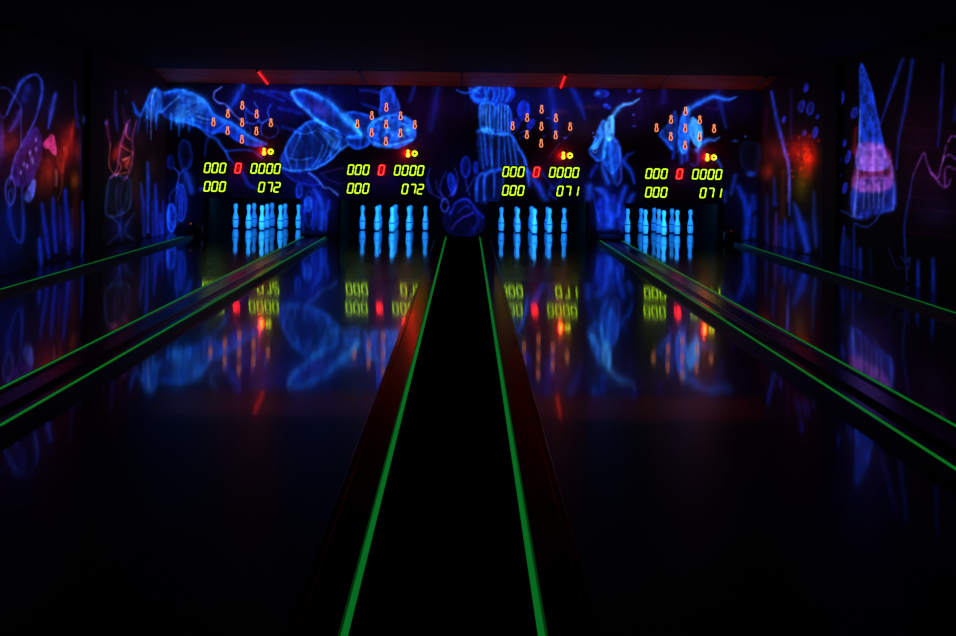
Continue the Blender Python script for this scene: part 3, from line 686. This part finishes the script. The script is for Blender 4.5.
ny, nz2 = 480, 165
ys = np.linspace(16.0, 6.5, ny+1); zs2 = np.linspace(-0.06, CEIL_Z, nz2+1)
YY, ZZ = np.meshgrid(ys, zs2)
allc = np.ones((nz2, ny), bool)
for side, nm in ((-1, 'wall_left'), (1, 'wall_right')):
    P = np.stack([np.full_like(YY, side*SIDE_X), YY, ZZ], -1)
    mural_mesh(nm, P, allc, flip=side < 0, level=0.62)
# plain dark wall nearer than the painted stretch, and around the pits
struct('wall_left_near', newbox(-SIDE_X-0.1, -SIDE_X, Y0, 6.5, -0.06, CEIL_Z), M['pillar'])
struct('wall_right_near', newbox(SIDE_X, SIDE_X+0.1, Y0, 6.5, -0.06, CEIL_Z), M['pillar'])

# sloping soffit from the ceiling down to the mural
bm = prism_x(bmesh.new(), [(15.16, CEIL_Z), (16.0, WALL_H), (16.06, WALL_H), (16.06, CEIL_Z+0.1), (15.16, CEIL_Z+0.1)], -SIDE_X, SIDE_X)
struct('trim_1', bm, M['soffit'])
sd = Vector((0, 16.0-15.16, WALL_H-CEIL_Z)).normalized(); sn = Vector((0, sd.z, -sd.y))
def soffit_strip(x, s0, s1, w, t):
    bm = bmesh.new(); box(bm, -w/2, w/2, s0, s1, 0, t)
    o = Vector((x, 15.16, CEIL_Z))
    for v in bm.verts:
        v.co = o + Vector((v.co.x, 0, 0)) + sd*v.co.y + sn*v.co.z
    return bm
for x, mat, lab in [(-2.52, 'red_tube', 'thin glowing red light tube on the soffit above the leftmost scoreboard'),
                    (1.223, 'red_tube', 'thin glowing red light tube on the soffit right of the walkway'),
                    (-1.279, 'dim_tube', 'thin unlit grey tube on the soffit left of the walkway'),
                    (3.66, 'dim_tube', 'thin unlit grey tube at the far right end of the soffit')]:
    t = thing('light_tube', lab, 'light tube', (0, 0, 0), 'tubes on the soffit')
    obj('tube', soffit_strip(x, 0.03, 0.81, 0.024, 0.02), M[mat], t)
    for e in (0.0, 0.815):
        obj('end_cap', soffit_strip(x, e, e+0.03, 0.03, 0.024), M['housing'], t)
# panel joints of the soffit
for k, x in enumerate((-0.04, 2.47)):
    struct('trim_%d' % (k+2), soffit_strip(x, 0.0, 0.84, 0.014, 0.004), M['housing'])
# dark pillars on the side walls
for side, nm in ((-1, 'trim_4'), (1, 'trim_5')):
    a, b = sorted((side*(SIDE_X+0.02), side*(SIDE_X-0.045)))
    struct(nm, newbox(a, b, 12.58, 13.06, 0.0, CEIL_Z, bevel=0.006), M['pillar'])

# ------------------------------------------------------------------ lanes
LANE = ['leftmost lane', 'lane just left of the central walkway', 'lane just right of the central walkway', 'rightmost lane']
SPAN = [(-3.405, -2.005), (-1.695, -0.35), (0.35, 1.695), (2.005, 3.405)]
for i, (a, b) in enumerate(SPAN):
    t = thing('bowling_lane', 'long polished black %s mirroring the wall lights' % LANE[i].replace('lane', 'bowling lane'), 'bowling lane', ((a+b)/2, Y0, 0), 'polished bowling lanes')
    w = (b-a)/2
    obj('lane_surface', newbox(-w, w, 0, WALL_Y-Y0+0.6, -0.06, 0.0), M['lane'], t)
    obj('pin_deck', newbox(-w, w, WALL_Y-Y0+0.604, Y1-Y0-0.25, -0.06, 0.0), M['lane'], t)

# ------------------------------------------------------------------ central walkway
t = thing('walkway', 'black carpeted walkway between the two middle lanes with green edges', 'walkway', (0, Y0, 0))
L = WALL_Y-0.02-Y0
obj('carpet_top', newbox(-0.206, 0.206, 0, L, -0.06, 0.048), M['carpet'], t)
for s in (-1, 1):
    a, b = sorted((s*0.210, s*0.2215))
    g = obj('edge_strip', newbox(a, b, 0, L, -0.06, 0.0495), M['green_pale'], t); g['label'] = 'glowing green edge strip'
    pr = [(s*0.228, -0.06), (s*0.228, 0.048), (s*0.318, 0.044), (s*0.322, 0.050), (s*0.340, 0.050), (s*0.346, 0.042), (s*0.346, -0.06)]
    obj('side_board', prism_y(bmesh.new(), pr if s > 0 else pr[::-1], 0, L), M['rail_wood'], t)

# ------------------------------------------------------------------ ball return banks between the lanes of each pair
def ball_return(side, label):
    t = thing('ball_return', label, 'ball return', (side*1.85, Y0, 0), 'ball return tracks')
    obj('base', prism_y(bmesh.new(), [(-0.150, -0.06), (-0.150, 0.046), (-0.120, 0.046), (-0.112, 0.036), (0.112, 0.036), (0.120, 0.046), (0.150, 0.046), (0.150, -0.06)], 0, L), M['trough'], t)
    for s in (-1, 1):
        a, b = sorted((s*0.127, s*0.144))
        g = obj('glow_strip', newbox(a, b, 0, L-0.36, 0.0461, 0.0472), M['green'], t); g['label'] = 'glowing green edge strip'
        a, b = sorted((s*0.1502, s*0.1535))
        obj('side_panel', newbox(a, b, 0, L, -0.05, 0.044), M['bank_side'], t)
    for x in (-side*0.055, -side*0.02):
        obj('ball_rail', rod_y(bmesh.new(), x, 0.0395, 0.0065, 0, L-0.3), M['rail_metal'], t, True)
    pr = [(L-0.36, 0.03), (L-0.34, 0.065), (L-0.28, 0.095), (L-0.20, 0.108), (L-0.02, 0.108), (L-0.02, 0.03)]
    obj('end_hood', prism_x(bmesh.new(), pr, -0.14, 0.14), M['housing'], t)
    return t
ball_return(-1, 'dark ball return track with twin green strips between the two left lanes')
ball_return(1, 'dark ball return track with twin green strips between the two right lanes')

# ------------------------------------------------------------------ ledges along the side walls
for s, word in ((-1, 'left'), (1, 'right')):
    t = thing('side_ledge', 'low dark ledge with one green strip along the %s wall' % word, 'ledge', (s*3.41, Y0, 0), 'ledges along the side walls')
    a, b = sorted((0.0, s*0.385))
    Ls = WALL_Y-0.02-Y0
    obj('ledge_board', newbox(a, b, 0, Ls, -0.06, 0.046), M['trough'], t)
    a, b = sorted((s*0.006, s*0.026))
    g = obj('glow_strip', newbox(a, b, 0, Ls-0.68, 0.0461, 0.0472), M['green'], t); g['label'] = 'glowing green edge strip'
    a, b = sorted((-s*0.004, -s*0.0005))
    obj('side_panel', newbox(a, b, 0, Ls, -0.05, 0.044), M['bank_side'], t)
    bm = bmesh.new(); lathe(bm, [(0, -0.11), (0.05, -0.11), (0.062, -0.10), (0.062, 0.10), (0.05, 0.11), (0, 0.11)], 20)
    for v in bm.verts: v.co = Vector((s*0.03-s*v.co.z*0.9-s*0.02, Ls-0.08+v.co.y, 0.062+v.co.x+0.04))
    obj('end_roller', bm, M['housing'], t, True)
    # small sensor lamp on the wall behind the ledge end
    lt = thing('sensor_lamp', ('tiny amber' if s < 0 else 'tiny dull pink')+' sensor lamp at the far end of the %s ledge' % word, 'lamp', (s*(3.48 if s < 0 else 3.43), WALL_Y, 0.16))
    bm = bmesh.new(); lathe(bm, [(0, 0), (0.024, 0), (0.024, 0.02), (0.018, 0.028), (0, 0.028)], 16)
    for v in bm.verts: v.co = Vector((v.co.x, -v.co.z, v.co.y*1.4))
    obj('lamp_housing', bm, M['housing'], lt, True)
    bm = bmesh.new(); lathe(bm, [(0.011, 0.028), (0.010, 0.034), (0.006, 0.038), (0, 0.039)], 16)
    for v in bm.verts: v.co = Vector((v.co.x, -v.co.z, v.co.y*1.9))
    obj('lens', bm, M['amber_lens' if s < 0 else 'pink_lens'], lt, True)

# ------------------------------------------------------------------ pin pits
for i, (a, b) in enumerate(OPEN):
    t = thing('pin_pit', 'dark boxed pin pit enclosing the pins of the %s' % LANE[i], 'pin pit', ((a+b)/2, WALL_Y, 0), 'pin pits')
    w = (b-a)/2
    for s in (-1, 1):
        p, q = sorted((s*(w+0.002), s*(w+0.03)))
        obj('side_panel', newbox(p, q, 0.004, 2.9, 0.001, OPEN_Z+0.06), M['black_matt'], t)
    obj('top_panel', newbox(-w-0.03, w+0.03, 0.004, 2.9, OPEN_Z+0.062, OPEN_Z+0.09), M['black_matt'], t)
    bm = bmesh.new()                                                    # hanging pleated curtain
    n = 60
    lo = [bm.verts.new((-w+2*w*k/n, 2.86+0.02*math.sin(k*1.3), 0.002)) for k in range(n+1)]
    hi = [bm.verts.new((-w+2*w*k/n, 2.86+0.012*math.sin(k*1.3), OPEN_Z+0.06)) for k in range(n+1)]
    for k in range(n): bm.faces.new((lo[k], lo[k+1], hi[k+1], hi[k]))
    obj('back_curtain', bm, M['curtain'], t, True)
    # blacklight behind the header, washing the pins
    ld = bpy.data.lights.new('pit_blacklight', 'AREA'); ld.shape = 'RECTANGLE'; ld.size = 0.9; ld.size_y = 0.06
    ld.energy = 38.0; ld.color = (0.03, 0.42, 1.0)
    lo_ = bpy.data.objects.new('pit_blacklight', ld); C.objects.link(lo_)
    lo_.location = ((a+b)/2 + (0.08 if i in (0, 3) else 0)*(-1 if i == 0 else 1), WALL_Y+0.35, 0.53)
    lo_.rotation_euler = (math.radians(75), 0, 0)                       # faces +y and a little down

# ------------------------------------------------------------------ pins
PIN_X = [-2.812, -0.996, 0.992, 2.798]
PIN_Y = 17.45
Q = 0.2255
t0 = thing('bowling_pin', 'x', 'bowling pin')
prof = [(0.0, 0.012), (0.031, 0.012), (0.036, 0.022), (0.041, 0.060), (0.0440, 0.100), (0.0440, 0.125), (0.0420, 0.148), (0.0372, 0.172), (0.0300, 0.198), (0.0240, 0.222),
        (0.0220, 0.242), (0.0238, 0.262), (0.0285, 0.285), (0.0318, 0.305), (0.0318, 0.322), (0.0285, 0.339), (0.0200, 0.351), (0.0100, 0.3545), (0, 0.355)]
obj('pin_body', lathe(bmesh.new(), prof), M['pin'], t0, True)
obj('base_ring', lathe(bmesh.new(), [(0, 0), (0.030, 0), (0.0315, 0.003), (0.0315, 0.012), (0, 0.012)]), M['pin_base'], t0, True)
obj('waist_band', lathe(bmesh.new(), [(0.0438, 0.121), (0.0447, 0.123), (0.0447, 0.133), (0.0434, 0.135)]), M['pin_band'], t0, True)
SPOTS = [(0, 0, 'front corner'), (-1, 1, 'second row left place'), (1, 1, 'second row right place'), (-2, 2, 'far left corner'), (0, 2, 'centre'), (2, 2, 'far right corner'),
         (-1, 3, 'fourth row left place'), (1, 3, 'fourth row right place'), (0, 4, 'rearmost corner')]
LS = ['leftmost lane', 'lane left of walkway', 'lane right of walkway', 'rightmost lane']
first = True
for i, cx in enumerate(PIN_X):
    for (u, v, word) in SPOTS:
        loc = (cx+u*Q, PIN_Y+v*Q, 0.0)
        lab = 'blue glowing bowling pin, %s of diamond, %s' % (word, LS[i])
        grp = 'nine pins on the '+LS[i]
        if first:
            t0.location = loc; t0['label'] = lab; t0['group'] = grp; first = False
        else:
            dup(t0, loc, lab, grp)

# ------------------------------------------------------------------ scoreboards
SEG = {'0': 'abcdef', '1': 'bc', '2': 'abged', '7': 'abc'}
SL = 0.16
def slab(bm, poly, y0, y1):
    """flat polygon of (x, z) given a thickness from y0 (wall side) to y1 (front)"""
    a = [bm.verts.new((x, y0, z)) for x, z in poly]; b = [bm.verts.new((x, y1, z)) for x, z in poly]
    n = len(poly)
    for k in range(n):
        j = (k+1) % n
        bm.faces.new((a[k], a[j], b[j], b[k]))
    bm.faces.new(b); bm.faces.new(a[::-1])
    return bm

def digit_bm(ch, cx, cz, h=0.119, w=0.064, s=0.014):
    bm = bmesh.new()
    hw, hh, g = w/2, h/2, 0.0012
    def bar(p, q):
        (x0, z0), (x1, z1) = p, q
        d = Vector((x1-x0, z1-z0)); L = d.length; d /= L; n = Vector((-d.y, d.x))*(s/2)
        A = Vector((x0, z0))+d*g; B = Vector((x1, z1))-d*g; c = d*(s/2)
        poly = [A-c*0.15, A+c+n, B-c+n, B+c*0.15, B-c-n, A+c-n]
        poly = [(cx+v.x+SL*v.y, cz+v.y) for v in poly]
        slab(bm, poly, -0.008, -0.013)
    pts = {'a': ((-hw, hh), (hw, hh)), 'b': ((hw, hh), (hw, 0)), 'c': ((hw, 0), (hw, -hh)), 'd': ((-hw, -hh), (hw, -hh)),
           'e': ((-hw, 0), (-hw, -hh)), 'f': ((-hw, hh), (-hw, 0)), 'g': ((-hw, 0), (hw, 0))}
    for k in SEG[ch]: bar(*pts[k])
    return bm

PINPOLY = []
half = [(0.0, 0.054), (0.010, 0.051), (0.0170, 0.042), (0.0175, 0.031), (0.0130, 0.017), (0.0145, 0.008), (0.021, -0.006), (0.0245, -0.022), (0.022, -0.040), (0.013, -0.052), (0.0, -0.055)]
PINPOLY = half+[(-x, z) for x, z in half[-2:0:-1]]
def outline_bm(cx, cz, k=1.0, w=0.0095):
    bm = bmesh.new()
    n = len(PINPOLY)
    ou, inn = [], []
    for i in range(n):
        p0, p1, p2 = Vector(PINPOLY[i-1]), Vector(PINPOLY[i]), Vector(PINPOLY[(i+1) % n])
        d = (p2-p0).normalized(); nr = Vector((d.y, -d.x))
        if nr.dot(p1-Vector((0, p1.y*0.8))) > 0: nr = -nr
        q = p1+nr*w
        ou.append((cx+p1.x*k, cz+p1.y*k)); inn.append((cx+q.x*k, cz+q.y*k))
    V = [[bm.verts.new((x, y, z)) for x, z in ring_] for ring_, y in ((ou, -0.006), (ou, -0.012), (inn, -0.012), (inn, -0.006))]
    for i in range(n):
        j = (i+1) % n
        for r in range(4):
            s = (r+1) % 4
            bm.faces.new((V[r][i], V[r][j], V[s][j], V[s][i]))
    return bm
def disc_bm(cx, cz, r0, r1, y0, y1, n=24):
    bm = bmesh.new()
    P_ = lambda r, y: [bm.verts.new((cx+r*math.cos(2*PI*k/n), y, cz+r*math.sin(2*PI*k/n))) for k in range(n)]
    if r0 > 0:
        R = [P_(r1, y0), P_(r1, y1), P_(r0, y1), P_(r0, y0)]
        for k in range(n):
            j = (k+1) % n
            for r in range(4):
                s = (r+1) % 4
                bm.faces.new((R[r][k], R[r][j], R[s][j], R[s][k]))
    else:
        A, B = P_(r1, y0), P_(r1, y1)
        for k in range(n):
            j = (k+1) % n
            bm.faces.new((A[k], A[j], B[j], B[k]))
        bm.faces.new(B); bm.faces.new(A[::-1])
    return bm

BOARD_X = [-2.844, -1.002, 0.985, 2.826]
DIGIT_DX = [0.008, 0.000, -0.003, -0.014]
LAST = ['072', '072', '071', '071']
for i, bx in enumerate(BOARD_X):
    t = thing('scoreboard', 'glowing digital scoreboard above the %s, lower right number reading %s' % (LS[i], LAST[i]), 'scoreboard', (bx, WALL_Y, 0), 'scoreboards on the painted wall')
    R1, R2 = 0.885, 0.647
    groups = [([-0.445, -0.348, -0.248], '000', R1, 'digit'), ([-0.052], '0', R1, 'digit_red'), ([0.152, 0.252, 0.352, 0.450], '0000', R1, 'digit'),
              ([-0.445, -0.348, -0.248], '000', R2, 'digit'), ([0.252, 0.352, 0.450], LAST[i], R2, 'digit')]
    for xs_, txt, z, mk in groups:
        xs_ = [v+DIGIT_DX[i] for v in xs_]
        x0, x1 = min(xs_)-0.055, max(xs_)+0.055
        hz = 0.078
        poly = [(x0+SL*-hz, z-hz), (x1+SL*-hz, z-hz), (x1+SL*hz, z+hz), (x0+SL*hz, z+hz)]
        wd = obj('display_window', slab(bmesh.new(), poly, -0.001, -0.007), M['window_red_halo' if mk == 'digit_red' else 'window'], t)
        for x, ch in zip(xs_, txt):
            d = obj('digit', digit_bm(ch, x, z), M[mk], t)
            d['label'] = ('red' if mk == 'digit_red' else 'yellow-green')+' lit digit %s' % ch
    for (u, v) in [(0, 2), (-1, 1), (1, 1), (-2, 0), (0, 0), (2, 0), (-1, -1), (1, -1), (0, -2)]:
        x, z = u*0.184, 1.474+v*0.1087
        o = obj('pin_lamp', outline_bm(x, z), M['lamp_rim'], t); o['label'] = 'orange lit outline of a pin'
        obj('lamp_lens', slab(bmesh.new(), [(x+px_*0.8, z+pz_*0.9) for px_, pz_ in PINPOLY], -0.001, -0.0065), M['lamp_lens'], o)
    mz = 1.102
    bm = slab(bmesh.new(), [(0.285+px_*1.0, mz+pz_*0.9) for px_, pz_ in PINPOLY], -0.006, -0.016)
    o = obj('pin_marker', bm, M['mark_yellow'], t); o['label'] = 'yellow lit pin symbol'
    obj('marker_halo', disc_bm(0.285, mz, 0, 0.042, -0.001, -0.006), M['marker_halo'], o)
    o = obj('ball_marker', disc_bm(0.370, mz, 0.018, 0.036, -0.004, -0.014), M['mark_ring'], t); o['label'] = 'lime lit ring symbol'
    for x, z, e in ((0.262, mz, 1.3), (-0.052+DIGIT_DX[i], R1, 0.25)):
        ld = bpy.data.lights.new('red_led', 'POINT'); ld.energy = e; ld.color = (1.0, 0.01, 0.01); ld.shadow_soft_size = 0.012
        lo_ = bpy.data.objects.new('red_led', ld); C.objects.link(lo_); lo_.location = (bx+x, WALL_Y-0.04, z)

# ------------------------------------------------------------------ ambient, camera
w = bpy.data.worlds.new('World'); bpy.context.scene.world = w
w.use_nodes = True
w.node_tree.nodes['Background'].inputs['Color'].default_value = (0.35, 0.7, 1.0, 1)
w.node_tree.nodes['Background'].inputs['Strength'].default_value = 0.002

cam = bpy.data.cameras.new('Camera')
co = bpy.data.objects.new('Camera', cam); C.objects.link(co)
cam.sensor_width = 36.0
cam.lens = 36.0*FOC/956.0
cam.shift_x = (478.0-VPX)/956.0
cam.shift_y = -(318.0-VPY)/956.0
cam.clip_start = 0.05
co.matrix_world = Matrix.Translation((CX, 0, CH)) @ Matrix.Rotation(PI/2, 4, 'X') @ Matrix.Rotation(ROLL, 4, 'Z')
sc = bpy.context.scene
sc.camera = co
sc.view_settings.view_transform = 'Standard'
sc.view_settings.look = 'None'
sc.view_settings.gamma = 0.9
